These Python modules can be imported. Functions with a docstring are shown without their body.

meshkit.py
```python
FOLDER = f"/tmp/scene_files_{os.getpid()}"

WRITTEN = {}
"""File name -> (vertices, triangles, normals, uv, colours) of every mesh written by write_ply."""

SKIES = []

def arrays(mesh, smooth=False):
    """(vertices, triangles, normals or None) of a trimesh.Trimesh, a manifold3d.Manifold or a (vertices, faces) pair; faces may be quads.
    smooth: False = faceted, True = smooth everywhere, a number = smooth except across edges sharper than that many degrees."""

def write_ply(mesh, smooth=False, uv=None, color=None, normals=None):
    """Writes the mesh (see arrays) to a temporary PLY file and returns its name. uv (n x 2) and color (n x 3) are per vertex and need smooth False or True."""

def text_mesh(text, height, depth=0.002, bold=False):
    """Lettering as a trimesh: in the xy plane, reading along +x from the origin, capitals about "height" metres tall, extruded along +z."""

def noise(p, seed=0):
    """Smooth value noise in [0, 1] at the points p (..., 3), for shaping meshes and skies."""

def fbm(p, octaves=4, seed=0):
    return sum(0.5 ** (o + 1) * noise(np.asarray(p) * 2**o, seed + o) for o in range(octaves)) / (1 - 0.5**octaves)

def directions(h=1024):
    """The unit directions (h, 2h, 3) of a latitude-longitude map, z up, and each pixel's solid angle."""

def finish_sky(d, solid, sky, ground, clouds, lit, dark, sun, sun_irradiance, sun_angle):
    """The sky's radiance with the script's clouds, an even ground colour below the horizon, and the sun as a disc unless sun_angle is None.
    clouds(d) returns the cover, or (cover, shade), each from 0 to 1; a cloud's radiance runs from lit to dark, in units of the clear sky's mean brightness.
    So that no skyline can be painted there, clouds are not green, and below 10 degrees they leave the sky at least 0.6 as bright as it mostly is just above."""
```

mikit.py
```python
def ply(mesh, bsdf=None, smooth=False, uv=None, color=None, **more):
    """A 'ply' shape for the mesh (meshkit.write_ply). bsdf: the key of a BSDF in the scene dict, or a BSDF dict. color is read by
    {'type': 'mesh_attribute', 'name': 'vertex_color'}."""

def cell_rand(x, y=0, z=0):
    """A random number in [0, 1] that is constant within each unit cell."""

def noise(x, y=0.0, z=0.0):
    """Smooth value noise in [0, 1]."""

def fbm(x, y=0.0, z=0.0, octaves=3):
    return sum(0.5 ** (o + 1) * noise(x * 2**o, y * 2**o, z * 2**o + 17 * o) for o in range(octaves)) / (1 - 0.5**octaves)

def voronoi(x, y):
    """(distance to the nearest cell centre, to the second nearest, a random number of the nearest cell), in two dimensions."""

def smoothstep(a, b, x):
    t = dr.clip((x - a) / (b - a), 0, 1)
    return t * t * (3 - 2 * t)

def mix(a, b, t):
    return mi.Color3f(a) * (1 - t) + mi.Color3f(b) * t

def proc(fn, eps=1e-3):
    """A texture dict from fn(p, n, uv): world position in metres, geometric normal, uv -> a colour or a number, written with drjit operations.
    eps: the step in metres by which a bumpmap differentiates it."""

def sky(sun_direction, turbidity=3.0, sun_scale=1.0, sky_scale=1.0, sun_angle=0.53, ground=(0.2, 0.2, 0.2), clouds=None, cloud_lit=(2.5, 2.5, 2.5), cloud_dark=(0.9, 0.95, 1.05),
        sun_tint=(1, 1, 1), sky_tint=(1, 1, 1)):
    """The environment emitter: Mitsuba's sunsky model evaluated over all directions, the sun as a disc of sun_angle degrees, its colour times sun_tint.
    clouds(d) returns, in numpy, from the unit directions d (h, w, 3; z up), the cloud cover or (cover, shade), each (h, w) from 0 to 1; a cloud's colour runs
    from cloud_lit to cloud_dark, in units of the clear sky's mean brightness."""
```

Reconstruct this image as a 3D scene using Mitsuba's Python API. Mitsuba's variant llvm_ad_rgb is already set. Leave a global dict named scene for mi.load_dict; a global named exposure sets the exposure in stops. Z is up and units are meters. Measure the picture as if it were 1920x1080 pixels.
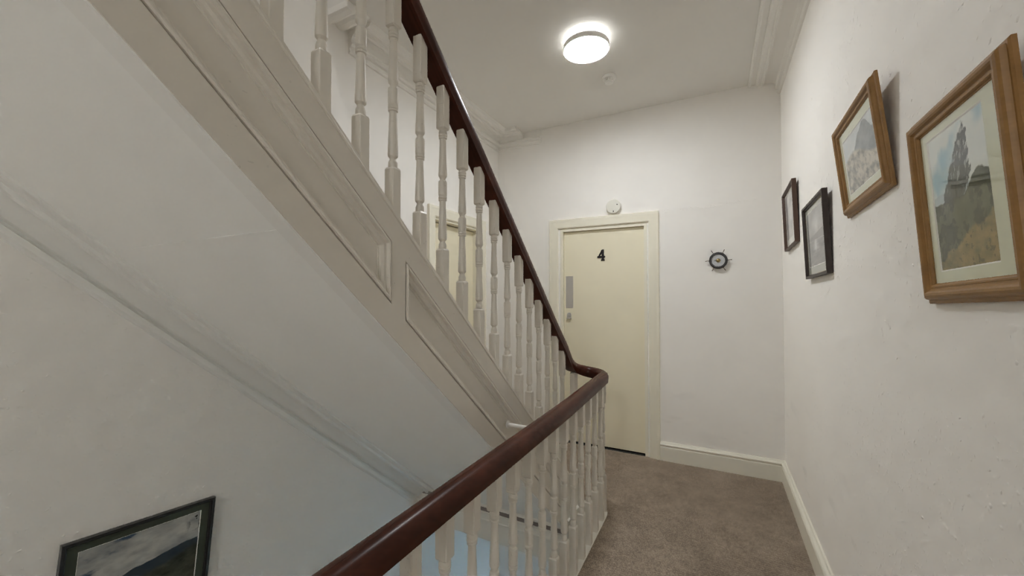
import math, random
import numpy as np, trimesh, drjit as dr, mitsuba as mi, mikit
from mikit import noise, fbm, voronoi, cell_rand, smoothstep, mix
from shapely.geometry import Polygon, Point, LineString, box as sbox
from shapely.ops import unary_union
random.seed(4); np.random.seed(4)
T = mi.ScalarTransform4f
scene, labels = {}, {}

# ------------------------------------------------------------------ camera, light, exposure
YAW, PITCH, ROLL, FPX = 0.4783, 0.0188, -0.0008, 736.1
EYE = np.array([0, 0, 1.38])
fwd = np.array([-math.sin(YAW)*math.cos(PITCH), math.cos(YAW)*math.cos(PITCH), math.sin(PITCH)])
rgt = np.array([math.cos(YAW), math.sin(YAW), 0]); upv = np.cross(rgt, fwd)
upv = upv*math.cos(ROLL) - rgt*math.sin(ROLL)
scene['camera'] = {'type': 'perspective', 'fov': math.degrees(2*math.atan(960/FPX)), 'fov_axis': 'x', 'near_clip': 0.02, 'far_clip': 100.0,
                   'to_world': T().look_at(origin=EYE.tolist(), target=(EYE+fwd).tolist(), up=upv.tolist())}
scene['daylight'] = mikit.sky((-0.6, 0.5, 0.6), turbidity=3.0, sun_scale=0.0, sky_scale=210.0, sky_tint=(1.08, 1.08, 0.88))
scene['daylight']['sampling_weight'] = 0.8
LAMP = (29.5, 30.2, 30.8)          # the landing's ceiling light
LAMP_HALO = (1.0, 1.0, 0.98)
FILL_LOW = (6.0, 6.0, 5.8)       # unseen fill light added in the lower hall
LAMP_UP = (60.0, 61.0, 61.0)       # same fittings upstairs and further back along the corridor
LAMP_BACK = (61.0, 62.2, 62.4)
exposure = 1.69

# ------------------------------------------------------------------ dimensions (metres; z = 0 is the landing carpet)
XR, XL, YF, YB = 0.4476, -1.997, 3.534, -3.4
CEIL, STOREY = 3.01, 3.235
SL = 0.8985; TH = math.atan(SL); ST, CT = math.sin(TH), math.cos(TH)
def slope_z(e2, y): return 1.38 + (e2 - ST*y)/CT        # height of a line parallel to the flight, e2 = offset square to it
RISE, GOING, Y0, NR = 0.21567, 0.24, 2.36, 15
YTOP = Y0 - GOING*(NR-1)
XW = -0.66                                                # landing side of the stairwell

# ------------------------------------------------------------------ mesh helpers
def TM(v, f): return trimesh.Trimesh(np.asarray(v, float), np.asarray(f, int), process=False)
def cat(*ms): return trimesh.util.concatenate([m for m in ms])
def hull(pts): return trimesh.convex.convex_hull(np.asarray(pts, float))
def cbox(x0, x1, y0, y1, z0, z1, c=0.0):
    if c <= 0:
        m = trimesh.creation.box(extents=(x1-x0, y1-y0, z1-z0)); m.apply_translation(((x0+x1)/2, (y0+y1)/2, (z0+z1)/2)); return m
    P = []
    for X in ((x0, x0+c), (x1, x1-c)):
        for Y in ((y0, y0+c), (y1, y1-c)):
            for Z in ((z0, z0+c), (z1, z1-c)):
                P += [(X[0], Y[1], Z[1]), (X[1], Y[0], Z[1]), (X[1], Y[1], Z[0])]
    return hull(P)
def extrude(poly, axis, a, b):
    """2-D polygon extruded along a world axis from a to b. axis x: (y,z); y: (x,z); z: (x,y)."""
    m = trimesh.creation.extrude_polygon(poly, b-a, engine='earcut'); v = m.vertices.copy()
    if axis == 'x': w = np.stack([v[:, 2]+a, v[:, 0], v[:, 1]], 1)
    elif axis == 'y': w = np.stack([v[:, 0], v[:, 2]+a, v[:, 1]], 1)
    else: w = np.stack([v[:, 0], v[:, 1], v[:, 2]+a], 1)
    m = TM(w, m.faces if axis != 'y' else m.faces[:, ::-1])
    return m
def lathe(prof, n=24, caps=True):
    """prof: [(r, z)] bottom to top, around z."""
    prof = np.asarray(prof, float); k = len(prof); a = np.arange(n)*2*np.pi/n
    v = np.stack([prof[:, None, 0]*np.cos(a), prof[:, None, 0]*np.sin(a), np.repeat(prof[:, 1:2], n, 1)], -1).reshape(-1, 3)
    i, j = np.meshgrid(np.arange(k-1), np.arange(n), indexing='ij'); j2 = (j+1) % n
    q = np.stack([i*n+j, i*n+j2, (i+1)*n+j2, (i+1)*n+j], -1).reshape(-1, 4)
    f = np.vstack([q[:, [0, 1, 2]], q[:, [0, 2, 3]]])
    if caps:
        v = np.vstack([v, [0, 0, prof[0, 1]], [0, 0, prof[-1, 1]]]); c0, c1 = len(v)-2, len(v)-1
        jj = np.arange(n); kk = (jj+1) % n
        f = np.vstack([f, np.stack([kk, jj, np.full(n, c0)], 1), np.stack([(k-1)*n+jj, (k-1)*n+kk, np.full(n, c1)], 1)])
    return TM(v, f)
def sweep(prof, path, closed_prof=True, caps=True, up=(0, 0, 1), lateral=None):
    """prof [(side, up)] swept along path; side = horizontal, to the right of travel; up square to the path."""
    P = np.asarray(path, float); n = len(P); prof = np.asarray(prof, float); k = len(prof); U = np.asarray(up, float)
    d = np.diff(P, axis=0); d /= np.linalg.norm(d, axis=1, keepdims=True)
    t = np.vstack([d[:1], d[:-1]+d[1:], d[-1:]]); t /= np.linalg.norm(t, axis=1, keepdims=True)
    s = np.cross(t, U); s /= np.linalg.norm(s, axis=1, keepdims=True)
    w = np.cross(s, t)
    c = np.ones(n)
    for i in range(1, n-1):
        sa = np.cross(d[i-1], U); sa /= np.linalg.norm(sa)
        c[i] = 1/max(0.3, float(s[i] @ sa))
    v = (P[:, None] + prof[None, :, :1]*s[:, None]*c[:, None, None] + prof[None, :, 1:]*w[:, None]).reshape(-1, 3)
    i, j = np.meshgrid(np.arange(n-1), np.arange(k if closed_prof else k-1), indexing='ij'); j2 = (j+1) % k
    q = np.stack([i*k+j, i*k+j2, (i+1)*k+j2, (i+1)*k+j], -1).reshape(-1, 4)
    f = np.vstack([q[:, [0, 1, 2]], q[:, [0, 2, 3]]])
    if caps and closed_prof:
        tri = trimesh.creation.triangulate_polygon(Polygon(prof), engine='earcut')
        tv, tf = tri
        idx = [int(np.argmin(((prof-p)**2).sum(1))) for p in tv]
        tf = np.array([[idx[a] for a in r] for r in tf])
        f = np.vstack([f, tf, tf[:, ::-1]+(n-1)*k])
    m = TM(v, f)
    m.fix_normals() if len(f) < 4000 else None
    return m
def inset(poly, d):
    """Convex polygon (anticlockwise) moved inwards by d."""
    P = np.asarray(poly, float); n = len(P); out = []
    for i in range(n):
        a, b, c = P[i-1], P[i], P[(i+1) % n]
        d1, d2 = (b-a)/np.linalg.norm(b-a), (c-b)/np.linalg.norm(c-b)
        n1, n2 = np.array([-d1[1], d1[0]]), np.array([-d2[1], d2[0]])
        out.append(np.linalg.solve(np.array([n1, n2]), np.array([n1 @ a + d, n2 @ a*0 + n2 @ b + d])))
    return np.array(out)
def rings(poly, prof, closed=False):
    """Mitred moulding round a polygon; prof [(inset, height)]. Vertices (u, v, height)."""
    n = len(poly); R = [np.column_stack([inset(poly, d), np.full(n, h)]) for d, h in prof]
    v = np.vstack(R); k = len(prof); f = []
    for i in range(k if closed else k-1):
        for j in range(n):
            a, b = i*n+j, i*n+(j+1) % n; c, e = ((i+1) % k)*n+(j+1) % n, ((i+1) % k)*n+j
            f += [(a, b, c), (a, c, e)]
    return TM(v, f)
def frame_map(m, o, u, v, w):
    """(u, v, h) local coordinates into the world."""
    M = np.eye(4); M[:3, 0], M[:3, 1], M[:3, 2], M[:3, 3] = u, v, w, o
    m = m.copy(); m.apply_transform(M); return m
def numbered(key):
    if key not in used: used.add(key); return key
    i = 1
    while f'{key}_{i:03d}' in used: i += 1
    used.add(f'{key}_{i:03d}'); return f'{key}_{i:03d}'
used = set()
def put(key, mesh, bsdf, smooth=False, **kw):
    key = numbered(key); scene[key] = mikit.ply(mesh, bsdf, smooth, **kw); return key
def thing(key, label, category, group=None):
    key = numbered(key); labels[key] = {'label': label, 'category': category}
    if group: labels[key]['group'] = group
    return key
def struct(key, label=None):
    labels[key] = {'kind': 'structure'}
    if label: labels[key]['label'] = label
    return key

# ------------------------------------------------------------------ materials
def rgb(*c): return {'type': 'rgb', 'value': list(c)}
def paint(name, c, rough=0.45, spec=0.4, tex=None, bump=None, bscale=1.0, **kw):
    b = {'type': 'principled', 'base_color': mikit.proc(tex) if tex else rgb(*c), 'roughness': rough, 'specular': spec, **kw}
    if bump: b = {'type': 'bumpmap', 'arbitrary': mikit.proc(bump, eps=0.0012), 'scale': bscale, 'bsdf': b}
    scene[name] = {'type': 'twosided', 'bsdf': b}

def lumps(p, n, uv):                       # gently uneven hand-trowelled plaster; the chips in it are modelled
    a = smoothstep(0.64, 0.84, noise(p.x*95, p.y*95, p.z*95))
    return a*0.0010 + fbm(p.x*14, p.y*14, p.z*14+5, octaves=2)*0.0050
def fine_plaster(p, n, uv):
    a = smoothstep(0.62, 0.84, noise(p.x*85+9, p.y*85, p.z*85)); b = fbm(p.x*11, p.y*11, p.z*11+5, octaves=3)
    return a*0.0014 + b*0.0055
def ceiling_grain(p, n, uv):
    return smoothstep(0.45, 0.85, noise(p.x*110, p.y*110, p.z*110))*0.0009 + fbm(p.x*9, p.y*9, 2, octaves=2)*0.0016
def wall_tone(p, n, uv):
    k = fbm(p.x*1.7, p.y*1.7, p.z*1.7, octaves=3)
    scuff = smoothstep(0.62, 0.8, fbm(p.x*5+7, p.y*5, p.z*11, octaves=3))*smoothstep(1.0, 0.1, p.z)*smoothstep(-0.05, 0.0, p.z)*smoothstep(-1.95, -1.85, p.x)
    return mix((0.80, 0.78, 0.745), (0.855, 0.84, 0.81), k)*(1-0.10*scuff)
def soffit_tone(p, n, uv):
    k = fbm(p.x*2.3, p.y*1.7, p.z*1.7+3, octaves=3)
    return mix((0.80, 0.805, 0.785), (0.86, 0.865, 0.845), k)
def wood_paint(p, n, uv):
    k = fbm(p.x*3, p.y*3, p.z*3, octaves=3); chip = smoothstep(0.80, 0.86, noise(p.x*130, p.y*130, p.z*130))*smoothstep(0.62, 0.75, noise(p.x*9, p.y*9, p.z*9+9))
    return mix((0.625, 0.592, 0.532), (0.675, 0.642, 0.582), k)*(1-0.12*chip)
def rail_wood(p, n, uv):
    s = p.y*CT - p.z*ST
    g = fbm(p.x*150, s*5, (p.z*CT+p.y*ST)*60, octaves=3); k = fbm(p.x*14, p.y*7, p.z*14, octaves=3)
    return mix(mix((0.010, 0.0027, 0.0014), (0.050, 0.0120, 0.0055), g), (0.098, 0.026, 0.0130), k*k)
def loops(p):                              # diagonal rows of woven loops, about 8 mm apart
    x, y = (p.x+p.y)*0.7071*118, (p.y-p.x)*0.7071*92
    row = dr.floor(y); x = x+0.5*(row-2*dr.floor(row*0.5)); cx = dr.floor(x)
    jx, jy, r = cell_rand(cx, row, 1)-0.5, cell_rand(cx, row, 2)-0.5, cell_rand(cx, row, 3)
    d = dr.sqrt(dr.square((x-cx-0.5-0.30*jx)*1.15)+dr.square(y-row-0.5-0.30*jy))
    return 1-smoothstep(0.12, 0.58, d), r
def carpet_tone(p, n, uv):
    loop, r = loops(p)
    big = fbm(p.x*4, p.y*4, 1.0, octaves=3); worn = fbm(p.x*13, p.y*13, 4, octaves=2)
    t = 0.12+0.40*loop*(0.55+0.75*r)+0.25*(worn-0.5)+0.17*(noise(p.x*62, p.y*62, 3)-0.5)+0.22*(noise(p.x*150, p.y*150, 9)-0.5)
    return mix((0.168, 0.131, 0.100), (0.56, 0.465, 0.375), dr.clip(t, 0, 1))*(0.86+0.28*big)
def carpet_bump(p, n, uv):
    return loops(p)[0]*0.003
def frame_wood(p, n, uv):
    g = fbm(p.x*40, p.y*12+p.z*3, p.z*34, octaves=3); k = noise(p.x*120, p.y*260, p.z*260)
    return mix((0.185, 0.094, 0.027), (0.305, 0.166, 0.053), g*0.8+k*0.2)

paint('wall_paint', None, 0.62, 0.25, tex=wall_tone, bump=lumps)
paint('wall_plain', None, 0.62, 0.25, tex=wall_tone)
paint('far_wall_paint', None, 0.62, 0.25, tex=wall_tone, bump=fine_plaster)
paint('soffit_paint', None, 0.6, 0.25, tex=soffit_tone)
paint('ceiling_paint', (0.73, 0.715, 0.68), 0.7, 0.2, bump=ceiling_grain)
paint('cornice_paint', (0.80, 0.785, 0.75), 0.5, 0.3)
paint('soffit_cornice_paint', (0.80, 0.80, 0.775), 0.5, 0.3)
paint('stair_paint', None, 0.38, 0.4, tex=wood_paint)
paint('strip_taupe', (0.19, 0.165, 0.15), 0.6, 0.3)
paint('curb_paint', (0.74, 0.72, 0.66), 0.4, 0.4)
paint('skirting_paint', (0.74, 0.72, 0.63), 0.35, 0.45)
paint('door_frame_paint', (0.78, 0.75, 0.635), 0.4, 0.4)
paint('door_paint', (0.79, 0.74, 0.575), 0.42, 0.4)
paint('mahogany', None, 0.30, 0.15, tex=rail_wood, clearcoat=0.11, clearcoat_gloss=0.96)
paint('carpet', None, 0.95, 0.05, tex=carpet_tone, bump=carpet_bump)
paint('oak', None, 0.42, 0.4, tex=frame_wood)
paint('dark_wood', (0.026, 0.016, 0.012), 0.4, 0.4)
paint('red_wood', (0.062, 0.032, 0.020), 0.42, 0.4)
paint('black_paint', (0.012, 0.011, 0.012), 0.25, 0.5)
paint('gilt', (0.42, 0.35, 0.19), 0.4, 0.5)
paint('card_green', (0.60, 0.62, 0.49), 0.8, 0.2)
paint('card_white', (0.72, 0.72, 0.68), 0.8, 0.2)
paint('card_grey', (0.37, 0.38, 0.34), 0.8, 0.2)
paint('card_olive', (0.050, 0.058, 0.042), 0.8, 0.2)
paint('board', (0.14, 0.11, 0.08), 0.9, 0.1)
paint('white_plastic', (0.80, 0.79, 0.76), 0.4, 0.45)
paint('cream_plastic', (0.70, 0.69, 0.62), 0.4, 0.4)
paint('dark_hole', (0.02, 0.02, 0.02), 0.6, 0.3)
scene['aluminium'] = {'type': 'twosided', 'bsdf': {'type': 'principled', 'base_color': rgb(0.60, 0.58, 0.56), 'metallic': 0.75, 'roughness': 0.45}}
scene['chrome'] = {'type': 'twosided', 'bsdf': {'type': 'principled', 'base_color': rgb(0.62, 0.62, 0.62), 'metallic': 0.95, 'roughness': 0.25}}
scene['brass'] = {'type': 'twosided', 'bsdf': {'type': 'principled', 'base_color': rgb(0.33, 0.25, 0.12), 'metallic': 0.85, 'roughness': 0.3}}
scene['pane_glass'] = {'type': 'thindielectric', 'int_ior': 1.2}

# ------------------------------------------------------------------ the setting
Zlo, Zhi = -STOREY-0.05, 6.3
w = sbox(YB-0.1, Zlo, YF+0.1, Zhi).difference(sbox(2.93, -2.35, 3.43, -1.40))
put(struct('wall_right', 'white lumpy plaster wall to the right of the landing'), extrude(w, 'x', XR, XR+0.18), 'wall_paint')
DLx0, DLx1, DLz = -1.315, -0.520, 2.010                    # opening of the numbered door
w = sbox(XL-0.12, Zlo, XR+0.0, Zhi).difference(sbox(DLx0, 0.0, DLx1, DLz))
put(struct('wall_far', 'white plaster wall at the end of the landing'), extrude(w, 'y', YF, YF+0.16), 'far_wall_paint')
LDy0, LDy1, LDz = 2.485, 3.190, 2.020
w = sbox(YB-0.1, Zlo, YF, Zhi).difference(sbox(LDy0, 0.0, LDy1, LDz))
put(struct('wall_left', 'white plaster wall beside the stairs'), extrude(w, 'x', XL-0.16, XL), 'wall_paint')
put(struct('wall_back'), cbox(XL-0.12, XR+0.1, YB-0.16, YB, Zlo, Zhi), 'wall_paint')
Rw = 0.0825; WCX, WCY = -0.7425, 2.475                     # the rounded end of the stairwell
well = unary_union([sbox(XL-0.2, YTOP, WCX-Rw, Y0), sbox(WCX-Rw-0.01, YTOP, WCX+Rw, WCY), Point(WCX, WCY).buffer(Rw, 24)])
floor_poly = sbox(XL, YB, XR, YF).difference(well)
put(struct('floor', 'brown flecked loop pile carpet on the landing'), extrude(floor_poly, 'z', -0.03, 0.0), 'carpet')
put(struct('floor_001'), cbox(XL, XR, YB, YF, -STOREY-0.06, -STOREY), 'carpet')
put(struct('ceiling_001'), extrude(floor_poly, 'z', -0.285, -0.031), 'ceiling_paint')
up_hole = sbox(XL-0.2, YTOP, XW, 1.475)
put(struct('ceiling', 'plain plaster ceiling over the landing'), extrude(sbox(XL, YB, XR, YF).difference(up_hole), 'z', CEIL, STOREY-0.03), 'ceiling_paint')
put(struct('floor_002'), extrude(sbox(XL, YB, XR, YF).difference(up_hole), 'z', STOREY-0.03, STOREY), 'carpet')
put(struct('ceiling_002'), cbox(XL, XR, YB, YF, 6.2, 6.3), 'ceiling_paint')
# skirting: board with an ogee top and a bead
SK = [(0, 0), (0.024, 0), (0.024, 0.112), (0.019, 0.118), (0.019, 0.123), (0.026, 0.128), (0.027, 0.134), (0.022, 0.140), (0.013, 0.145), (0.008, 0.152), (0, 0.155)]
def skirt(key, a, b, label=None):          # the room is to the right of a -> b
    put(struct(key, label), sweep(SK, [(*a, 0), (*b, 0)]), 'skirting_paint', 20)
skirt('baseboard_far', (-0.424, YF), (XR, YF), 'cream painted moulded skirting board below the ship wheel dial')
skirt('baseboard_right', (XR, YF), (XR, YB), 'cream painted moulded skirting board along the right wall')
skirt('baseboard_left', (XL, 3.26), (XL, YF))
skirt('baseboard_left_001', (XL, YF), (-1.42, YF))
# cornices
def cove(a, b, bulge, n=6):
    a, b = np.array(a), np.array(b); c = np.array([min(a[0], b[0]), min(a[1], b[1])])*(1-0)+0
    return [tuple((1-t)**2*a + 2*t*(1-t)*(c*bulge + (a+b)/2*(1-bulge)) + t*t*b) for t in np.linspace(0, 1, n)]
CR = [(0, 0), (0, .112), (.012, .110), (.020, .102), (.014, .094), (.014, .078), (.030, .070), (.036, .058), (.032, .046), (.030, .040)] + cove((.030, .036), (.104, .012), .75) + \
     [(.105, .026), (.113, .030), (.122, .026), (.124, .018), (.134, .020), (.148, .024), (.158, .018), (.160, .004), (.188, .004), (.190, .016), (.199, .020), (.208, .016), (.210, 0)]
put(struct('trim_1', 'moulded plaster cornice along the top of the right wall'), extrude(Polygon([(XR-d, CEIL-h) for d, h in CR]), 'y', YB, YF-0.001), 'cornice_paint', 20)
CL = [(0, 0), (0, .140), (.010, .138), (.018, .128), (.012, .119), (.012, .104), (.026, .098), (.034, .084), (.028, .070), (.026, .064)] + cove((.026, .060), (.076, .020), .75) + \
     [(.078, .030), (.092, .034), (.106, .028), (.112, .016), (.128, .014), (.142, .024), (.162, .028), (.180, .020), (.190, .006), (.192, 0)]
put(struct('trim_2', 'moulded plaster cornice along the top of the left wall'), extrude(Polygon([(XL+d, CEIL-h) for d, h in CL]), 'y', 1.66, YF-0.001), 'cornice_paint', 20)
stub = [extrude(Polygon([(YF-d, CEIL-h) for d, h in [(0, 0)]+CL[1:10]+[(.010, .060), (.010, 0)]]), 'x', XL+0.03, -1.505),
        extrude(Polygon([(YF-d, CEIL-h) for d, h in [(.010, 0), (.010, .060), (.026, .062)]+CL[10:]]), 'x', XL+0.03, -1.70),
        ]
put(struct('trim_3', 'short cut-off return of the cornice on the far wall'), cat(*stub), 'cornice_paint', 20)
near = [(0, 0), (0, .035), (.012, .045), (.040, .050), (.052, .040), (.060, .018), (.085, .014), (.100, .026), (.125, .030), (.150, .020), (.160, 0)]
put(struct('trim_4', 'cut-off return of the cornice at the edge of the ceiling'), extrude(Polygon([(1.475+d, CEIL-h) for d, h in near]), 'x', XL, -1.785), 'cornice_paint', 20)
# sloping cornice under the stairs against the left wall
e2v, sv = np.array([0, ST, CT]), np.array([0, CT, -ST])
def slope_pt(x, e2, s): return np.array([x, 0, 1.38]) + e2v*e2 + sv*s
def slope_extrude(poly, s0, s1):            # polygon in (x, e2)
    m = trimesh.creation.extrude_polygon(poly, s1-s0, engine='earcut'); v = m.vertices
    m = TM(np.array([slope_pt(a, b, s0+c) for a, b, c in v]), m.faces[:, ::-1]); m.fix_normals(); return m
SOF = 0.485                                  # soffit plane
s_of = lambda y, z: y*CT - (z-1.38)*ST
S_END = s_of(2.3, slope_z(SOF, 2.3))+0.03; S_START = s_of(YTOP, slope_z(SOF, YTOP))
CS = [(0, 0), (0, .116), (.007, .113), (.015, .102), (.017, .083), (.001, .079), (.001, .070), (.026, .067), (.036, .061), (.044, .054)] + cove((.044, .054), (.095, .022), .4) + [(.097, .030), (.110, .032), (.120, .026), (.124, .014), (.150, .010), (.165, .014), (.176, .008), (.178, 0)]
put(struct('trim_5', 'moulded plaster cornice sloping along the left wall under the stairs'), slope_extrude(Polygon([(XL+d, SOF-h) for d, h in CS]), S_START, S_END), 'soffit_cornice_paint', 20)
# edge of the landing under the foot of the stairs
put('trim_8', cbox(XL, WCX-Rw, 2.288, 2.304, -.074, -.045), 'strip_taupe'); struct('trim_8', 'dark taupe strip along the fascia below the stairs')  # narrow strip, darker taupe than the fascia around it
FA = [(0, -.285), (0, -.160), (.008, -.155), (.010, -.148), (.004, -.142), (.004, -.112), (.012, -.106), (.014, -.098), (.006, -.092), (.006, -.084), (.012, -.080), (.012, -.058), (.022, -.055), (.022, -.044), (.018, -.040), (0, -.036), (-.05, -.036), (-.05, -.285)]
put(struct('trim_6', 'moulded timber fascia below the foot of the stairs'), extrude(Polygon([(2.305-d, z+.010) for d, z in FA]), 'x', XL, WCX-Rw), 'curb_paint', 20)
arc = [(WCX+Rw*math.cos(a), WCY+Rw*math.sin(a)) for a in np.linspace(math.pi, 0, 19)]
upath = [(WCX-Rw, 2.31)] + arc + [(WCX+Rw, YTOP)]
apron = [(-0.004, -.285), (0.010, -.285), (0.010, -.262), (0.004, -.256), (0.004, -.012), (0.014, -.008), (0.016, -.003), (0.010, .003), (-0.044, .003), (-0.044, -.002), (-0.004, -.002)]
put(struct('trim_7', 'white painted nosing round the edge of the stairwell'), sweep(apron, [(x, y, 0) for x, y in upath]), 'curb_paint', 25)

# raised chips and dribbles in the plaster
def chips(n, u0, u1, v0, v1, ok, smin, smax, seed, tall=.16, dense=None):
    """Low irregular domes scattered over a wall: vertices (u, v, h)."""
    g = np.random.default_rng(seed); V, F = [], []; a0 = np.arange(9)*2*np.pi/9
    import meshkit
    while len(V) < n:
        u, v = g.uniform(u0, u1), g.uniform(v0, v1)
        k = float(meshkit.fbm(np.array([u*3.2, v*3.2, seed*7.3]), 3, seed))
        if g.random() > np.clip((k-.40)*5, .12, 1) or not ok(u, v): continue
        r = smin+(smax-smin)*g.random()**2.2; e = g.uniform(.45, 1.0); ang = g.uniform(0, math.pi) if dense is None else g.normal(dense, .5)
        h = r*tall*g.uniform(.6, 1.3); wob = 1+.22*g.standard_normal(9)
        pts = [(0, 0, h)]
        for q, z in ((.45, .80), (.80, .28), (1.0, -.12)):
            x, y = r*q*wob*np.cos(a0), r*q*e*wob*np.sin(a0)
            pts += list(zip(u+x*math.cos(ang)-y*math.sin(ang), v+x*math.sin(ang)+y*math.cos(ang), np.full(9, h*z)))
        pts[0] = (u, v, h); o = 28*len(V); V.append(pts)
        for j in range(9):
            j2 = (j+1) % 9
            F.append((o, o+1+j, o+1+j2))
            for b in (1, 10):
                F += [(o+b+j, o+b+9+j, o+b+9+j2), (o+b+j, o+b+9+j2, o+b+j2)]
    return TM(np.array(V).reshape(-1, 3), F)
def chip_part(key, m, o, u, v, w, bsdf):
    put(key, frame_map(m, o, u, v, w), bsdf, True); labels[key] = {'label': 'scattered raised chips in the white plaster', 'kind': 'stuff'}
yv, zv, xv = np.array([0, 1., 0]), np.array([0, 0, 1.]), np.array([1., 0, 0])
chip_part('wall_right__plaster_chips', cat(chips(5200, .25, 2.6, .16, 2.4, lambda y, z: True, .0022, .0070, 3, .19), chips(1500, 1.0, YF, .16, 2.9, lambda y, z: True, .0015, .0045, 4)), (XR, 0, 0), yv, zv, -xv, 'wall_plain')
under = lambda y, z: z < slope_z(SOF-.115, y)
chip_part('wall_left__plaster_chips', cat(chips(6500, .1, 1.9, -.6, 1.75, under, .0022, .0066, 5, .21), chips(900, .6, 2.4, .6, 2.85, lambda y, z: z > slope_z(.6, y), .0015, .004, 6)), (XL, 0, 0), yv, zv, xv, 'wall_plain')
ridge_ok = lambda x, z: abs(z-2.103-.012*math.sin(x*7)) < .012
chip_part('wall_far__plaster_chips', cat(chips(1500, XL, XR, .16, 2.95, lambda x, z: not (-1.43 < x < -.41 and z < 2.11), .0015, .0042, 7), chips(150, -.40, .30, 2.07, 2.13, ridge_ok, .003, .012, 8, .13, 0.0)), (0, YF, 0), xv, zv, -yv, 'wall_plain')
chip_part('ceiling__plaster_chips', chips(1600, -1.75, .15, 1.7, 3.4, lambda x, y: True, .0015, .0045, 9), (0, 0, CEIL), xv, yv, -zv, 'ceiling_paint')

# doors
def architrave(x0, x1, z1, width, prof):     # three sides, mitred; local (u, v, h)
    P = np.array([(x0, 0.0), (x0, z1), (x1, z1), (x1, 0.0)])
    def off(d): return np.array([(x0+d, 0.0), (x0+d, z1-d), (x1-d, z1-d), (x1-d, 0.0)])
    R = [np.column_stack([off(d), np.full(4, h)]) for d, h in prof]; k = len(prof); v = np.vstack(R); f = []
    for i in range(k):
        for j in range(3):
            a, b, c, e = i*4+j, i*4+j+1, ((i+1) % k)*4+j+1, ((i+1) % k)*4+j
            f += [(a, b, c), (a, c, e)]
    m = TM(v, f); m.fix_normals(); return m
AP = [(0, 0), (0, .020), (.003, .024), (.020, .024), (.030, .019), (.072, .016), (.078, .018), (.084, .014), (.086, 0)]
struct('door_1', 'cream painted flush door numbered 4 at the end of the landing')
ux, uz = np.array([1., 0, 0]), np.array([0, 0, 1.])
put('door_1__architrave', frame_map(architrave(-1.416, -0.424, 2.098, 0.09, AP), (0, YF, 0), ux, uz, (0, -1, 0)), 'door_frame_paint', 25)
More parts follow.
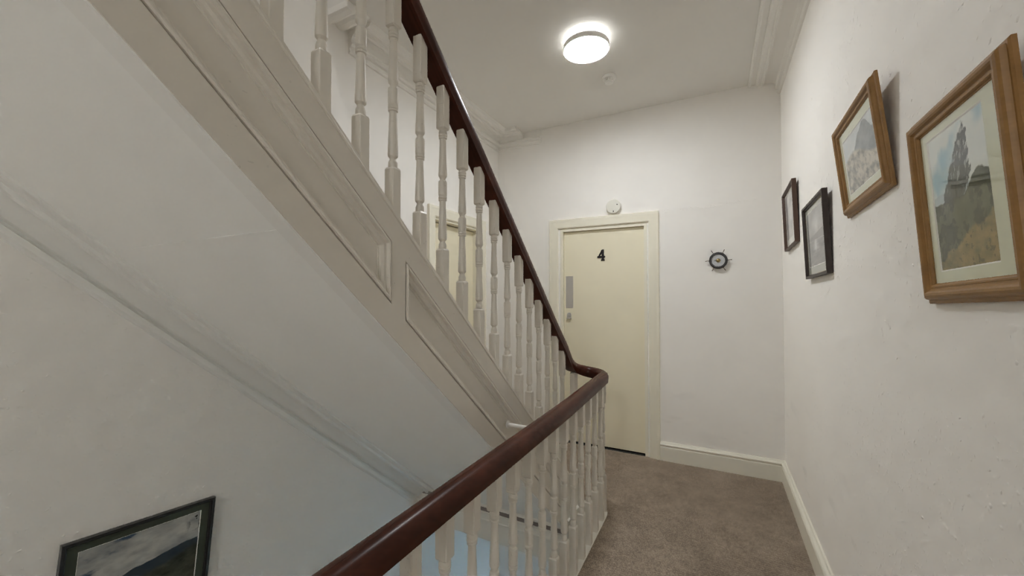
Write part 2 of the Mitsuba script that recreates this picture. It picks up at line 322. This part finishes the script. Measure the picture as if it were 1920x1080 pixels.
def lining(a0, a1, z1, t, d0, d1, stop):    # jambs and head, local
    return cat(cbox(a0, a0+t, 0, z1-t, d0, d1), cbox(a1-t, a1, 0, z1-t, d0, d1), cbox(a0, a1, z1-t, z1, d0, d1))
put('door_1__lining', frame_map(lining(DLx0+.001, DLx1-.001, DLz-.001, .026, -.15, 0.0, 0), (0, YF, 0), ux, uz, (0, -1, 0)), 'door_frame_paint')
put('door_1__door_leaf', cbox(-1.286, -0.549, YF+.030, YF+.074, .012, 1.980, .002), 'door_paint')
labels['door_1__door_leaf'] = {'label': 'yellowish cream flush door leaf'}
put('door_1__dark_gap_seal', cbox(DLx0, DLx1, YF+.001, YF+.158, -.03, .002), 'dark_hole')  # near-black slab added under the door: seals a sky leak, darkens the gap
pp = 'door_1__door_leaf__push_plate'
scr = [frame_map(lathe([(.0035, 0), (.0035, .001), (.002, .0022)], 10), (x, YF+.0285, z), ux, uz, (0, -1, 0)) for x in (-1.262, -1.202) for z in (1.264, 1.556)]
put(pp, cat(cbox(-1.268, -1.196, YF+.0285, YF+.030, 1.258, 1.562, .0005), *scr), 'aluminium'); labels[pp] = {'label': 'brushed aluminium push plate'}
lk = [frame_map(extrude(Point(0, 0).buffer(.021, 12).union(sbox(-.021, -.026, .021, 0)), 'z', 0, .006), (-1.236, YF+.030, 1.196), ux, uz, (0, -1, 0)),
      frame_map(lathe([(.013, 0), (.013, .012), (.011, .014)], 20), (-1.236, YF+.026, 1.196), ux, uz, (0, -1, 0)),
      cbox(-1.259, -1.213, YF+.004, YF+.030, 1.158, 1.170, .004)]
lk[0].fix_normals()
put('door_1__door_leaf__door_lock', cat(*lk), 'chrome', 30); labels['door_1__door_leaf__door_lock'] = {'label': 'small chrome cylinder lock with finger pull'}
four = unary_union([Polygon([(.040, .100), (.058, .100), (.058, .0), (.040, .0)]), Polygon([(0, .026), (.068, .026), (.068, .042), (0, .042)]),
                    Polygon([(0, .026), (.040, .100), (.050, .100), (.050, .086), (.018, .040), (.012, .036)]), Polygon([(.034, 0), (.064, 0), (.064, .010), (.034, .010)])])
four = four.difference(Point(.049, .090).buffer(.004)).difference(Point(.049, .016).buffer(.004)).buffer(.0012, 2)
put('door_1__door_leaf__number', frame_map(extrude(four, 'z', 0, .006), (-.960, YF+.030, 1.697), ux, uz, (0, -1, 0)), 'black_paint')
labels['door_1__door_leaf__number'] = {'label': 'black raised figure 4'}
put(struct('wall_far_001'), cbox(DLx0-.1, DLx1+.1, YF+.161, YF+.2, -.05, 2.2), 'wall_paint')  # unseen panel added behind the doorway to shut out sky light
put(struct('wall_left_001'), cbox(XL-.2, XL-.161, LDy0-.1, LDy1+.1, -.05, 2.2), 'wall_paint')  # counterpart added behind the left door, also blocking daylight
struct('door_2', 'cream door in the left wall behind the balusters')
uy = np.array([0, 1., 0])
put('door_2__architrave', frame_map(architrave(2.412, 3.262, 2.098, .08, AP), (XL, 0, 0), uy, uz, (1, 0, 0)), 'door_frame_paint', 25)
put('door_2__lining', frame_map(lining(LDy0+.001, LDy1-.001, LDz-.001, .024, -.15, 0, 0), (XL, 0, 0), uy, uz, (1, 0, 0)), 'door_frame_paint')
put('door_2__door_leaf', cbox(XL-.105, XL-.065, LDy0+.026, LDy1-.026, .010, 1.985, .002), 'door_paint')
put('door_2__door_leaf__door_lock', frame_map(lathe([(.022, 0), (.022, .006), (.012, .008), (.011, .02)], 20), (XL-.065, 2.56, 1.62), uy, uz, (1, 0, 0)), 'black_paint', 30)
# the lower hall's window, below the landing
struct('window_1')
put('window_1__reveal_baffle', cat(cbox(XR+.18, XR+.62, 2.88, 2.93, -2.40, -1.35), cbox(XR+.18, XR+.62, 3.43, 3.48, -2.40, -1.35), cbox(XR+.18, XR+.62, 2.93, 3.43, -2.40, -2.35), cbox(XR+.18, XR+.62, 2.93, 3.43, -1.40, -1.35)), 'skirting_paint')  # extra unseen depth added to narrow the spread of the window's daylight
fr = [(0, -.10), (0, -.02), (.035, -.02), (.035, -.10)]
put('window_1__window_frame', frame_map(rings([(2.93, -2.35), (3.43, -2.35), (3.43, -1.40), (2.93, -1.40)], fr, True), (XR+.44, 0, 0), uy, uz, (-1, 0, 0)), 'skirting_paint')
put('window_1__glazing_bar', cbox(XR+.485, XR+.515, 2.95, 3.41, -1.885, -1.865), 'skirting_paint')
put('window_1__window_pane', TM([(XR+.50, 2.94, -2.34), (XR+.50, 3.42, -2.34), (XR+.50, 3.42, -1.41), (XR+.50, 2.94, -1.41)], [(0, 1, 2), (0, 2, 3)]), 'pane_glass')

# ------------------------------------------------------------------ the stairs
XF, XB = -0.82, -0.876                      # string: face and back
E_BOT, E_TOP = 0.473, 0.7513
P_LO, P_HI = 0.5407, 0.6736
def para(e0, e1, y0, y1): return [(y0, slope_z(e0, y0)), (y1, slope_z(e0, y1)), (y1, slope_z(e1, y1)), (y0, slope_z(e1, y0))]
def staircase(dz, label, moulded):
    t = thing('staircase', label, 'stairs')
    sh = lambda m: (m.apply_translation((0, 0, dz)), m)[1]
    YE = 2.43
    whole = Polygon(para(E_BOT, E_TOP, YTOP-.02, YE))
    panels = [(-0.45, .836), (.892, 2.20)]
    face = whole
    for a, b in panels: face = face.difference(Polygon(para(P_LO, P_HI, a, b)))
    put(t+'__string', sh(cat(extrude(whole, 'x', XB, XF-.022), extrude(face, 'x', XF-.022, XF))), 'stair_paint')
    if moulded:
        prof = [(0, 0), (.0003, -.012), (.0032, -.012), (.0042, .002), (.0075, .0045), (.0115, .0035), (.0135, -.002), (.0140, -.007), (.022, -.008), (.028, -.012), (.030, -.019), (.0335, -.0195), (.034, -.0225)]
        for a, b in panels:
            m = frame_map(rings(para(P_LO, P_HI, a, b), prof), (XF, 0, 0), uy, uz, (1, 0, 0))
            put(t+'__panel_moulding', sh(m), 'stair_paint', 25)
        bead = sweep([(math.cos(a)*.005, math.sin(a)*.004) for a in np.linspace(0, 2*math.pi, 9)[:-1]], [(XF, YTOP, slope_z(E_TOP-.012, YTOP)), (XF, YE, slope_z(E_TOP-.012, YE))])
        put(t+'__bead', sh(bead), 'stair_paint', True)
    put(t+'__soffit', sh(slope_extrude(sbox(XL+.001, SOF, XB, SOF+.02), S_START, S_END)), 'soffit_paint')
    if moulded:
        put(t+'__soffit__edge_strip', sh(slope_extrude(Polygon([(XB-.006, SOF), (XB-.012, SOF-.001), (XB, E_BOT-.0035), (XF-.006, E_BOT-.0025), (XF-.003, E_BOT), (XB, E_BOT)]), S_START, S_END-.02)), 'soffit_cornice_paint')
        seam = slope_extrude(Polygon([(XL+.22, SOF), (XL+.22, SOF-.0007), (XB-.01, SOF-.0007), (XB-.01, SOF)]), s_of(.556, 1.525)-.006, s_of(.556, 1.525)+.006)
        put(t+'__soffit__plaster_seam', sh(seam), 'soffit_paint')
    for i in range(NR):
        y = Y0 - GOING*i
        put(t+'__riser', sh(cbox(XL+.001, XB, y-.02, y, RISE*i+.0005, RISE*(i+1)-.026)), 'stair_paint')
        if i < NR-1: put(t+'__tread', sh(cbox(XL+.001, XB, y-GOING-.004, y+.018, RISE*(i+1)-.026, RISE*(i+1), .006)), 'carpet')
staircase(0.0, 'painted closed-string staircase rising to the left with panelled side and plaster soffit', True)
staircase(-STOREY, 'lower flight of stairs going down below the landing', False)

# ------------------------------------------------------------------ the banister: one rail sweeping round from landing to stairs, on turned balusters
bn = thing('banister', 'polished mahogany handrail on pale turned balusters round landing and stairs', 'banister')
XSR, XLR, ZLR = -0.845, -0.640, 0.839
E_RAIL = 0.845*math.tan(math.radians(180-123.05))
from scipy.interpolate import PchipInterpolator
RC = (XLR-XSR)/2; CX = (XLR+XSR)/2
plan = [(XSR, y) for y in np.linspace(YTOP-.1, 2.10, 8)[:-1]] + [(XSR, y) for y in np.linspace(2.10, WCY, 14)[:-1]] + \
       [(CX+RC*math.cos(a), WCY+RC*math.sin(a)) for a in np.linspace(math.pi, 0, 25)] + [(XLR, y) for y in np.linspace(WCY, 1.6, 10)[1:]] + [(XLR, y) for y in np.linspace(1.6, YB+.02, 6)[1:]]
plan = np.array(plan); S = np.r_[0, np.cumsum(np.linalg.norm(np.diff(plan, axis=0), axis=1))]
s_y = lambda y: y-(YTOP-.1)
sA, sT = s_y(2.20), s_y(WCY); sM, sE = sT+math.pi*RC/2, sT+math.pi*RC
kn = [(0, slope_z(E_RAIL, YTOP-.1)), (sA-1, slope_z(E_RAIL, 1.2)), (sA-.5, slope_z(E_RAIL, 1.7)), (sA, slope_z(E_RAIL, 2.2)), (sA+.10, slope_z(E_RAIL, 2.3)+.006), (sT-.06, .952), (sT, .918), (sT+.08, .884), (sM, .867), (sE, .858), (sE+.35, .848), (sE+.8, .840), (sE+1.2, ZLR), (S[-1]+.1, ZLR)]
zc = PchipInterpolator(*zip(*kn))(S)
path = np.column_stack([plan, zc])
half = [(.0, .034), (.012, .033), (.022, .028), (.030, .020), (.0345, .008), (.0350, -.004), (.0345, -.014), (.0325, -.018), (.0325, -.030)]
prof = [(-x, y) for x, y in half[::-1]][:-1] + [(-.0022, .0338), (-.0005, .0325), (.0012, .0338)] + half[1:]
put(bn+'__handrail', sweep(prof, path), 'mahogany', 35); labels[bn+'__handrail'] = {'label': 'dark red polished mahogany handrail'}
rail_under = lambda s: float(np.interp(s, S, zc))-.029

def post(h, zt, zb, stp=0.0, sbt=0.0):      # square post with small chamfers, its ends cut to a slope
    c = .0026; sec = np.array([(h-c, -h), (h, -h+c), (h, h-c), (h-c, h), (-h+c, h), (-h, h-c), (-h, -h+c), (-h+c, -h)])
    v = np.vstack([np.column_stack([sec, zb-sbt*sec[:, 1]]), np.column_stack([sec, zt-stp*sec[:, 1]])]); n = 8
    f = [(i, (i+1) % n, n+(i+1) % n) for i in range(n)] + [(i, n+(i+1) % n, n+i) for i in range(n)] + [(0, i+1, i) for i in range(1, n-1)] + [(n, n+i, n+i+1) for i in range(1, n-1)]
    return TM(v, f)
def shoulder(h, z0, z1):                    # eased end of a block, towards the turning
    P = [(sx*(h-a), sy*(h-b), z0) for sx in (-1, 1) for sy in (-1, 1) for a, b in ((0, .0026), (.0026, 0))]
    P += [(sx*(h-.004), sy*(h-.004), z1) for sx in (-1, 1) for sy in (-1, 1)]
    return hull(P)
TURN = [(.0150, 0), (.0195, .002), (.0205, .008), (.0195, .017), (.0170, .021), (.0145, .024), (.0140, .028), (.0175, .031), (.0220, .035), (.0226, .042),
        (.0210, .075), (.0182, .125), (.0165, .160), (.0160, .168), (.0215, .170), (.0215, .174), (.0185, .1755), (.0222, .178), (.0222, .183), (.0185, .185), (.0215, .188), (.0222, .192),
        (.0222, .232), (.0210, .238), (.0155, .241), (.0145, .245), (.0165, .250), (.0215, .255), (.0226, .260), (.0210, .285), (.0182, .330), (.0165, .372), (.0160, .386),
        (.0210, .388), (.0210, .392), (.0182, .394), (.0222, .397), (.0222, .402), (.0182, .404), (.0222, .407), (.0215, .412), (.0190, .417), (.0170, .421)]
def baluster(hb, zbot, zt0, k, ztop, sb=0.0, st=0.0):
    """Half width of the blocks, foot, start of the turning, length of the turning, top; sb, st = slopes of foot and head."""
    t = lathe([(r*hb/.0255, z*k) for r, z in TURN], 20); t.apply_translation((0, 0, zt0)); zt1 = zt0+.419*k
    e = shoulder(hb, 0, .005); v = e.vertices.copy(); v[:, 2] = zt1+.005-v[:, 2]
    return cat(post(hb, zt0-.005, zbot, 0, sb), shoulder(hb, zt0-.005, zt0+.001), t, post(hb, ztop, zt1+.005, st, 0), TM(v, e.faces[:, ::-1]))
HS, HL = .0172, .0190                       # blocks on the stairs are slimmer than on the landing
# on the stairs, every 12 cm
TURN0 = 0.142                               # turning starts this far above the string's top
zr = slope_z(E_RAIL, 0)-slope_z(E_TOP, 0)-.029/CT
stair_ply = mikit.ply(baluster(HS, .0015, TURN0, 1.0, zr-.001, SL, SL), 'stair_paint', 28)
for i in range(-10, 16):
    y = .5045 + .1197*i
    if i == 15:
        z0 = slope_z(E_TOP, y)
        scene[numbered(bn+'__baluster')] = mikit.ply(frame_map(baluster(HS, .0015, TURN0, 1.0, rail_under(s_y(y))-z0, SL, SL*.95), (XSR, y, z0), (1, 0, 0), (0, 1, 0), (0, 0, 1)), 'stair_paint', 28)
    else:
        scene[numbered(bn+'__baluster')] = {**stair_ply, 'to_world': T().translate([XSR, y, slope_z(E_TOP, y)])}
# round the turn
for a in (161, 30):
    x, y = CX+RC*math.cos(math.radians(a)), WCY+RC*math.sin(math.radians(a))
    zt = rail_under(sT+RC*math.radians(180-a))
    m = baluster(HL, .0035, .235, 1.08, zt-.001, 0, .35*(a > 120)); m.apply_transform(trimesh.transformations.rotation_matrix(math.radians(a), (0, 0, 1)))
    m.apply_translation((x, y, 0)); put(bn+'__baluster', m, 'stair_paint', 28)
# along the landing
land_ply = mikit.ply(baluster(HL, .0035, .235, 1.08, ZLR-.030, 0, 0), 'stair_paint', 28)
for i in range(-9, 15):
    y = .587 + .1307*i
    zt = rail_under(sE+WCY-y)
    if zt > ZLR-.029+.0015: put(bn+'__baluster', frame_map(baluster(HL, .0035, .235, 1.08, zt-.001, 0, 0), (XLR, y, 0), (1, 0, 0), (0, 1, 0), (0, 0, 1)), 'stair_paint', 28)
    else: scene[numbered(bn+'__baluster')] = {**land_ply, 'to_world': T().translate([XLR, y, 0])}
stay = cat(frame_map(lathe([(.017, 0), (.017, .003), (.008, .006), (.0075, .18)], 16), (XF-.012, 1.56, .803), (0, 1, 0), (0, 0, 1), (1, 0, 0)))
put(bn+'__stay_bar', stay, 'white_plastic', 30); labels[bn+'__stay_bar'] = {'label': 'white painted iron stay between the string and the landing rail'}

# ------------------------------------------------------------------ lamps and alarms
def lamp(cx, cy, cz, L, Lh, label, weight=1.0):
    t = thing('ceiling_light', label, 'ceiling light')
    mk = lambda pr: (lambda m: (m.apply_translation((cx, cy, cz)), m)[1])(lathe(pr, 64))
    k = put(t+'__rim', mk([(.128, -.045), (.143, -.045), (.1455, -.049), (.1460, -.058), (.1460, -.073), (.1445, -.076), (.1415, -.076), (.141, -.069), (.128, -.067)]), 'white_plastic', 30)
    if Lh: scene[k]['emitter'] = {'type': 'area', 'radiance': rgb(*[c*.021 for c in L]), 'sampling_weight': 0.05}
    k = put(t+'__diffuser', mk([(.10, -.065), (.1400, -.070), (.1400, -.0745), (.130, -.078), (.09, -.080), (.0, -.081)][::-1]), 'white_plastic', 30)
    scene[k]['emitter'] = {'type': 'area', 'radiance': rgb(*L), 'sampling_weight': weight}
    k = put(t+'__light_ring', mk([(.137, -.0445), (.137, -.001)]), 'white_plastic', 30)
    if Lh: scene[k]['emitter'] = {'type': 'area', 'radiance': rgb(*Lh), 'sampling_weight': 0.25}
lamp(-.715, 2.405, CEIL, LAMP, LAMP_HALO, 'round flat white light glowing on the landing ceiling', 1.6)
lamp(-.25, -2.7, CEIL, LAMP_BACK, None, 'round flat white light on the corridor ceiling near the back wall', 1.0)
lamp(-.10, -0.6, -.285, FILL_LOW, None, 'added unseen fill light on the ceiling of the lower hall', 0.3)
lamp(-1.2, 0.3, 6.2, LAMP_UP, None, 'round flat white light on the ceiling of the upper storey', 0.7)
def at(m, x, y, z): m.apply_translation((x, y, z)); return m
sd = thing('smoke_detector', 'small white smoke detector on the ceiling beyond the round light', 'smoke detector')
put(sd+'__base', at(lathe([(.046, -.022), (.049, -.016), (.049, 0)], 36), -.69, 2.905, CEIL), 'white_plastic', 30)
ribs = [at(cbox(-.004, .004, -.004, .004, -.040, -.021, .001), -.69+.027*math.cos(a), 2.905+.027*math.sin(a), CEIL) for a in np.arange(8)*math.pi/4]
put(sd+'__sensor_cage', cat(at(lathe([(.026, -.052), (.032, -.047), (.032, -.040), (.014, -.039), (.014, -.021)], 32), -.69, 2.905, CEIL), *ribs), 'white_plastic', 30)
al = thing('alarm_sounder', 'round white disc sounder on the wall above the numbered door', 'alarm')
put(al+'__body', frame_map(lathe([(.060, 0), (.060, .018), (.065, .020), (.065, .030), (.061, .036), (.030, .038), (0, .038)], 48), (-.80, YF, 2.171), ux, uz, (0, -1, 0)), 'cream_plastic', 30)
for x, z in ((-.766, 2.184), (-.799, 2.126)):
    put(al+'__screw', frame_map(lathe([(.005, 0), (.005, .0015), (.003, .002)], 12), (x, YF-.0370, z), ux, uz, (0, -1, 0)), 'dark_hole')

# ship's wheel dial
def dial_face(p, n, uv):
    x, z = p.x-.0215, p.z-1.655; r = dr.sqrt(x*x+z*z); a = dr.atan2(z, x)
    tick = smoothstep(.80, .9, dr.cos(a*36))*smoothstep(.034, .035, r)*smoothstep(.041, .040, r)
    word = smoothstep(.55, .7, noise(x*420, z*420, 1))*smoothstep(.020, .022, r)*smoothstep(.031, .029, r)*smoothstep(.5, .7, dr.abs(dr.cos(a)))
    return mix((0.46, 0.47, 0.48), (0.12, 0.12, 0.13), dr.clip(tick*.7+word*.5, 0, 1))
paint('dial_face', None, 0.35, 0.5, tex=dial_face)
wh = thing('wheel_dial', "small black ship's wheel dial with silver face on the far wall", 'wall dial')
W0 = (.0215, YF, 1.655)
fm = lambda m: frame_map(m, W0, ux, uz, (0, -1, 0))
put(wh+'__case', fm(lathe([(.050, 0), (.050, .022), (.044, .024)], 40)), 'black_paint', 30)
put(wh+'__rim', fm(lathe([(.0475, .020), (.0655, .020), (.0660, .026), (.0640, .032), (.058, .036), (.052, .036), (.0485, .033), (.0475, .027), (.0475, .020)], 48, caps=False)), 'black_paint', 30)
put(wh+'__dial_face', fm(lathe([(.0475, .0245), (.0475, .0255)], 40)), 'dial_face')
put(wh+'__hub', fm(lathe([(.015, .0255), (.016, .028), (.013, .033), (.006, .036), (0, .037)], 28)), 'brass', 30)
put(wh+'__needle', fm(cat(hull([(-.034, -.0008, .0295), (-.034, .0008, .0295), (.0, .002, .0295), (0, -.002, .0295), (-.034, 0, .0302), (0, 0, .0302)]), hull([(0, .002, .0295), (0, -.002, .0295), (.024, 0, .0295), (.0, 0, .0304)]))), 'black_paint')
sp = lathe([(.0022, 0), (.0022, .006), (.0012, .008), (.0026, .016), (.0030, .024), (.0020, .030), (.0008, .031)], 10)
for q in range(6):
    a = math.radians(2+60*q)
    put(wh+'__spoke', fm(frame_map(sp, (.064*math.cos(a), .064*math.sin(a), .027), (-math.sin(a), math.cos(a), 0), (0, 0, 1), (math.cos(a), math.sin(a), 0))), 'red_wood', 30)
put(wh+'__glass', fm(lathe([(.0478, .0315), (.03, .0325), (0, .033)], 40, caps=False)), 'pane_glass', 30)

# ------------------------------------------------------------------ pictures: flat prints behind glass, painted procedurally on uv (0..1, v up)
_r = random.Random(11); PLUMES = []
for _t in np.linspace(0, 1, 20):            # long needled plumes of the pine, swept up to the right: (u, v, half length, half width, angle)
    _w = float(np.interp(_t, [0, .12, .4, .7, 1], [.13, .20, .165, .115, .035]))
    for _s in np.linspace(-1, 1, 6):
        PLUMES.append((.41+.20*_t+_s*_w*.9+_r.uniform(-.02, .02), .49+.37*_t+_s*.03+_r.uniform(-.015, .015), .055+.03*(1-_t)+_r.uniform(0, .025), .024+_r.uniform(0, .012), math.radians(_r.uniform(40, 72))))
def art_tree(p, n, uv):
    u, v = uv.x, uv.y
    w = fbm(u*9, v*12, 1, octaves=4)
    cloud = smoothstep(.30, .62, fbm(u*3+1.2, v*3, 7, octaves=4)+.35*(u-.30))
    sky = mix((0.30, 0.47, 0.54), (0.66, 0.70, 0.67), cloud)
    # hills
    hill = .50+.06*smoothstep(.55, .75, u)+.07*dr.exp(-dr.square((u-.85)/.13))+.04*(w-.5)
    far = .545+.02*noise(u*7, 3, 2)
    c = mix(sky, (0.36, 0.43, 0.46), smoothstep(.0, .012, far+.03*u-v)*.7)
    bush = mix((0.012, 0.021, 0.017), (0.088, 0.102, 0.070), fbm(u*16, v*22, 3, octaves=4))
    c = mix(c, bush, smoothstep(0, .015, hill-v))
    # wind-bent pine: long plumes swept up to the right, thick at the foot and thin at the tip
    e = .034*(fbm(u*46-v*20, v*40, 5, octaves=3)-.5)*4
    crown = mi.Float(0)
    for cu, cv, ru, rv, ang in PLUMES:
        ca, sa = math.cos(ang), math.sin(ang)
        a, b = (u-cu)*ca+(v-cv)*sa, (v-cv)*ca-(u-cu)*sa
        crown = dr.maximum(crown, smoothstep(1.30, .90, dr.sqrt(dr.square(a/ru)+dr.square(b/rv))+e*9))
    gap = smoothstep(.56, .70, fbm(u*34-v*24, v*20+u*16, 21, octaves=3))*smoothstep(.50, .62, v)
    crown = crown*(1-.45*gap)
    c = mix(c, mix((0.010, 0.015, 0.015), (0.066, 0.080, 0.074), fbm(u*30, v*30, 8, octaves=3)), crown*.93)
    trunk = smoothstep(.020, .010, dr.abs(u-.43-.03*(v-.3)))*smoothstep(.22, .25, v)*smoothstep(.6, .55, v)
    c = mix(c, (0.03, 0.04, 0.036), trunk*.85)
    grass = mix((0.10, 0.11, 0.05), (0.36, 0.26, 0.12), fbm(u*12, v*20, 6, octaves=4)+.25*(u-.5))
    shrub = smoothstep(.50, .60, fbm(u*9+4, v*13, 12, octaves=4))*smoothstep(.0, .04, hill-v)
    c = mix(c, (0.15, 0.17, 0.105), shrub*.5)
    c = mix(c, grass, smoothstep(.0, .03, .10+.24*u+.09*(w-.5)-v))
    c = mix(c, (0.05, 0.055, 0.03), smoothstep(.62, .72, fbm(u*22, v*30, 16, octaves=3))*smoothstep(.36, .30, v)*.6)
    return c
def art_crag(p, n, uv):
    u, v = uv.x, uv.y
    sky = mix((0.47, 0.53, 0.56), (0.64, 0.66, 0.65), fbm(u*4, v*5, 2, octaves=3))
    ridge = .42+.55*smoothstep(.05, .70, u)-.25*smoothstep(.75, 1.0, u)+.07*(fbm(u*10, 4, 4, octaves=3)-.5)
    rock = mix((0.07, 0.10, 0.115), (0.28, 0.31, 0.32), fbm(u*8, v*8, 9, octaves=4))
    c = mix(sky, rock, smoothstep(0, .02, ridge-v)*.85)
    scree = mix((0.17, 0.172, 0.145), (0.50, 0.465, 0.39), smoothstep(.25, .75, fbm(u*11+v*7, v*8-u*5, 3, octaves=4)))
    return mix(c, scree, smoothstep(-.03, .05, .52+.16*dr.sin(u*4+.5)-v))
def art_sea(p, n, uv):
    u, v = uv.x, uv.y
    a = fbm(u*3, v*4, 6, octaves=4)
    glow = dr.exp(-dr.square((u-.52)/.30)-dr.square((v-.72)/.20))
    c = mix((0.20, 0.197, 0.197), (0.43, 0.43, 0.42), a)+glow*.17
    land = smoothstep(0, .015, .52+.10*u-v)*smoothstep(0, .02, v-.46+.02*u)
    c = mix(c, (0.21, 0.205, 0.205), land*.8)
    path = dr.exp(-dr.square((u-.45)/(.05+.08*noise(v*30, 2, 1))))*smoothstep(.20, .34, v)*smoothstep(.48, .42, v)
    sea = mix((0.17, 0.17, 0.175), (0.27, 0.27, 0.27), fbm(u*5, v*26, 4, octaves=3))
    c = mix(c, sea, smoothstep(.0, .02, .46-.02*u-v))
    return c+path*.28
def art_mist(p, n, uv):
    u, v = uv.x, uv.y
    a = fbm(u*4, v*5, 11, octaves=4)
    c = mix((0.33, 0.33, 0.335), (0.62, 0.615, 0.61), a)
    c = mix(c, (0.36, 0.36, 0.37), smoothstep(.02, .12, .40+.22*fbm(u*4, 2, 2, octaves=3)-v)*smoothstep(.16, .34, v)*.55)
    return mix(c, (0.52, 0.50, 0.48), smoothstep(.22, .10, v)*.6)
def art_loch(p, n, uv):
    u, v = uv.x, uv.y
    q = fbm(u*3.2-v*1.2, v*5.5+u*1.5, 3, octaves=5)
    blue = mix((0.014, 0.030, 0.060), (0.035, 0.062, 0.105), v)
    band = smoothstep(.38, .52, q+.35*dr.exp(-dr.square((v-.74-.05*u)/.16))*smoothstep(.12, .5, u)-.18*smoothstep(.3, .0, u)+.10*u)
    c = mix(blue, mix((0.15, 0.155, 0.16), (0.60, 0.59, 0.55), fbm(u*6, v*9, 8, octaves=4)), band)
    ridge = .42+.22*u+.05*(fbm(u*7, 3, 1, octaves=3)-.5)
    c = mix(c, mix((0.020, 0.030, 0.045), (0.045, 0.058, 0.065), fbm(u*9, v*14, 4, octaves=3)), smoothstep(0, .015, ridge-v))
    c = mix(c, mix((0.016, 0.018, 0.012), (0.085, 0.082, 0.058), fbm(u*13, v*15, 2, octaves=4)), smoothstep(-.02, .05, .26+.28*u+.10*(fbm(u*6, 5, 5, octaves=3)-.5)-v))
    leaf = smoothstep(.52, .60, fbm(u*26, v*22, 6, octaves=3))*smoothstep(.16, .04, 1-u)*smoothstep(.70, .82, v)
    return mix(c, (0.016, 0.018, 0.014), leaf)

OAK = [(0, 0), (0, .0068), (.0038, .0092), (.0078, .0092), (.0090, .0118), (.0108, .0165), (.0140, .0200), (.0185, .0218), (.0235, .0214), (.0275, .0192), (.0300, .0160), (.0315, .0144), (.0345, .0142), (.0358, .0150), (.0388, .0150), (.0410, .0134), (.0425, .0105), (.044, .0100), (.044, .004)]
THIN = [(0, 0), (0, .020), (.001, .0215), (.010, .0215), (.012, .020), (.0125, .014), (.014, .013), (.0165, .011), (.0165, .004)]
SLIM = [(0, 0), (0, .022), (.002, .024), (.008, .024), (.012, .018), (.015, .012), (.015, .004)]
def quad(x0, x1, z0, z1, h):
    return TM([(x0, z0, h), (x1, z0, h), (x1, z1, h), (x0, z1, h)], [(0, 1, 2), (0, 2, 3)])
def picture(label, o, u, v, w, h, prof, fb, mat, card, fn, glass=True, liner=None, group=None, bevel='card_white'):
    """o = centre of the back; u right, v up, normal = u x v; mat = (left, right, bottom, top) widths of card inside the frame."""
    t = thing('framed_picture', label, 'picture', group); nrm = np.cross(u, v); fm = lambda m: frame_map(m, o, u, v, nrm)
    put(t+'__frame', fm(rings([(-w/2, -h/2), (w/2, -h/2), (w/2, h/2), (-w/2, h/2)], prof + [(prof[-1][0], 0)], True)), fb)
    b = prof[-1][0]; put(t+'__backing', fm(cbox(-w/2+b*.4, w/2-b*.4, -h/2+b*.4, h/2-b*.4, .001, .004)), 'board')
    x0, x1, z0, z1 = -w/2+b+mat[0], w/2-b-mat[1], -h/2+b+mat[2], h/2-b-mat[3]
    hole = Polygon([(x0, z0), (x1, z0), (x1, z1), (x0, z1)])
    cm = extrude(sbox(-w/2+b*.8, -h/2+b*.8, w/2-b*.8, h/2-b*.8).difference(hole), 'z', .0055, .0075)
    put(t+'__mat', fm(cm), card)
    put(t+'__mat__bevel', fm(rings([(x0, z0), (x1, z0), (x1, z1), (x0, z1)], [(0, .0076), (.0028, .0058)])), bevel)
    name = 'print_'+fn.__name__[4:]; paint(name, None, 0.7, 0.1, tex=fn)
    k = put(t+'__print', fm(quad(x0, x1, z0, z1, .0056)), name, uv=[(0, 0), (1, 0), (1, 1), (0, 1)])
    if liner: put(t+'__liner', fm(rings([(-w/2+b, -h/2+b), (w/2-b, -h/2+b), (w/2-b, h/2-b), (-w/2+b, h/2-b)], [(0, .0085), (.003, .0085), (.003, .0078)])), liner)
    if glass: put(t+'__glass', fm(quad(-w/2+b*.95, w/2-b*.95, -h/2+b*.95, h/2-b*.95, .0088)), 'pane_glass')
    return t
def wall_picture(label, yc, zc, w, h, tilt, roll, *a, **k):
    """On the right wall, leaning out at the top by tilt and hanging out of true by roll (degrees); its lower back edge touches the wall."""
    tilt, roll = math.radians(tilt), math.radians(roll)
    u0, v0 = np.array([0, -1., 0]), np.array([-math.sin(tilt), 0, math.cos(tilt)])
    u, v = u0*math.cos(roll)+v0*math.sin(roll), v0*math.cos(roll)-u0*math.sin(roll)
    o = np.array([XR-.0015-max((p*u*w/2+q*v*h/2)[0] for p in (-1, 1) for q in (-1, 1)), yc, zc])
    return picture(label, o, u, v, w, h, *a, **k)
wall_picture('large upright oak framed picture of a windswept pine, nearest on the right wall', 1.0755, 1.575, .361, .4185, 3.15, 1.95, OAK, 'oak', (.024, .046, .024, .018), 'card_green', art_tree)
wall_picture('oak framed picture of a rocky grey mountainside, highest on the right wall', 1.659, 1.8415, .430, .3365, 5.45, 2.55, OAK, 'oak', (.026, .024, .024, .030), 'card_green', art_crag)
wall_picture('thin black framed grey seascape between the oak frames and the brown frame', 2.340, 1.655, .446, .371, 2.13, 1.33, THIN, 'dark_wood', (.022, .036, .039, .023), 'card_grey', art_sea, liner='gilt')
wall_picture('brown framed misty grey picture nearest the far corner of the right wall', 3.052, 1.881, .399, .386, 1.57, 3.1, SLIM, 'red_wood', (.010, .008, .050, .012), 'card_white', art_mist)
a = math.radians(-4.8)
u = np.array([0, math.cos(a), math.sin(a)]); v = np.array([0, -math.sin(a), math.cos(a)])
tl = np.array([XL+.001, .494, .528]); W5, H5 = .464, .37
picture('black framed picture of cloud over dark hills, hung askew beside the lower stairs', tl+u*W5/2-v*H5/2, u, v, W5, H5, THIN, 'black_paint', (.029, .029, .030, .026), 'card_olive', art_loch)
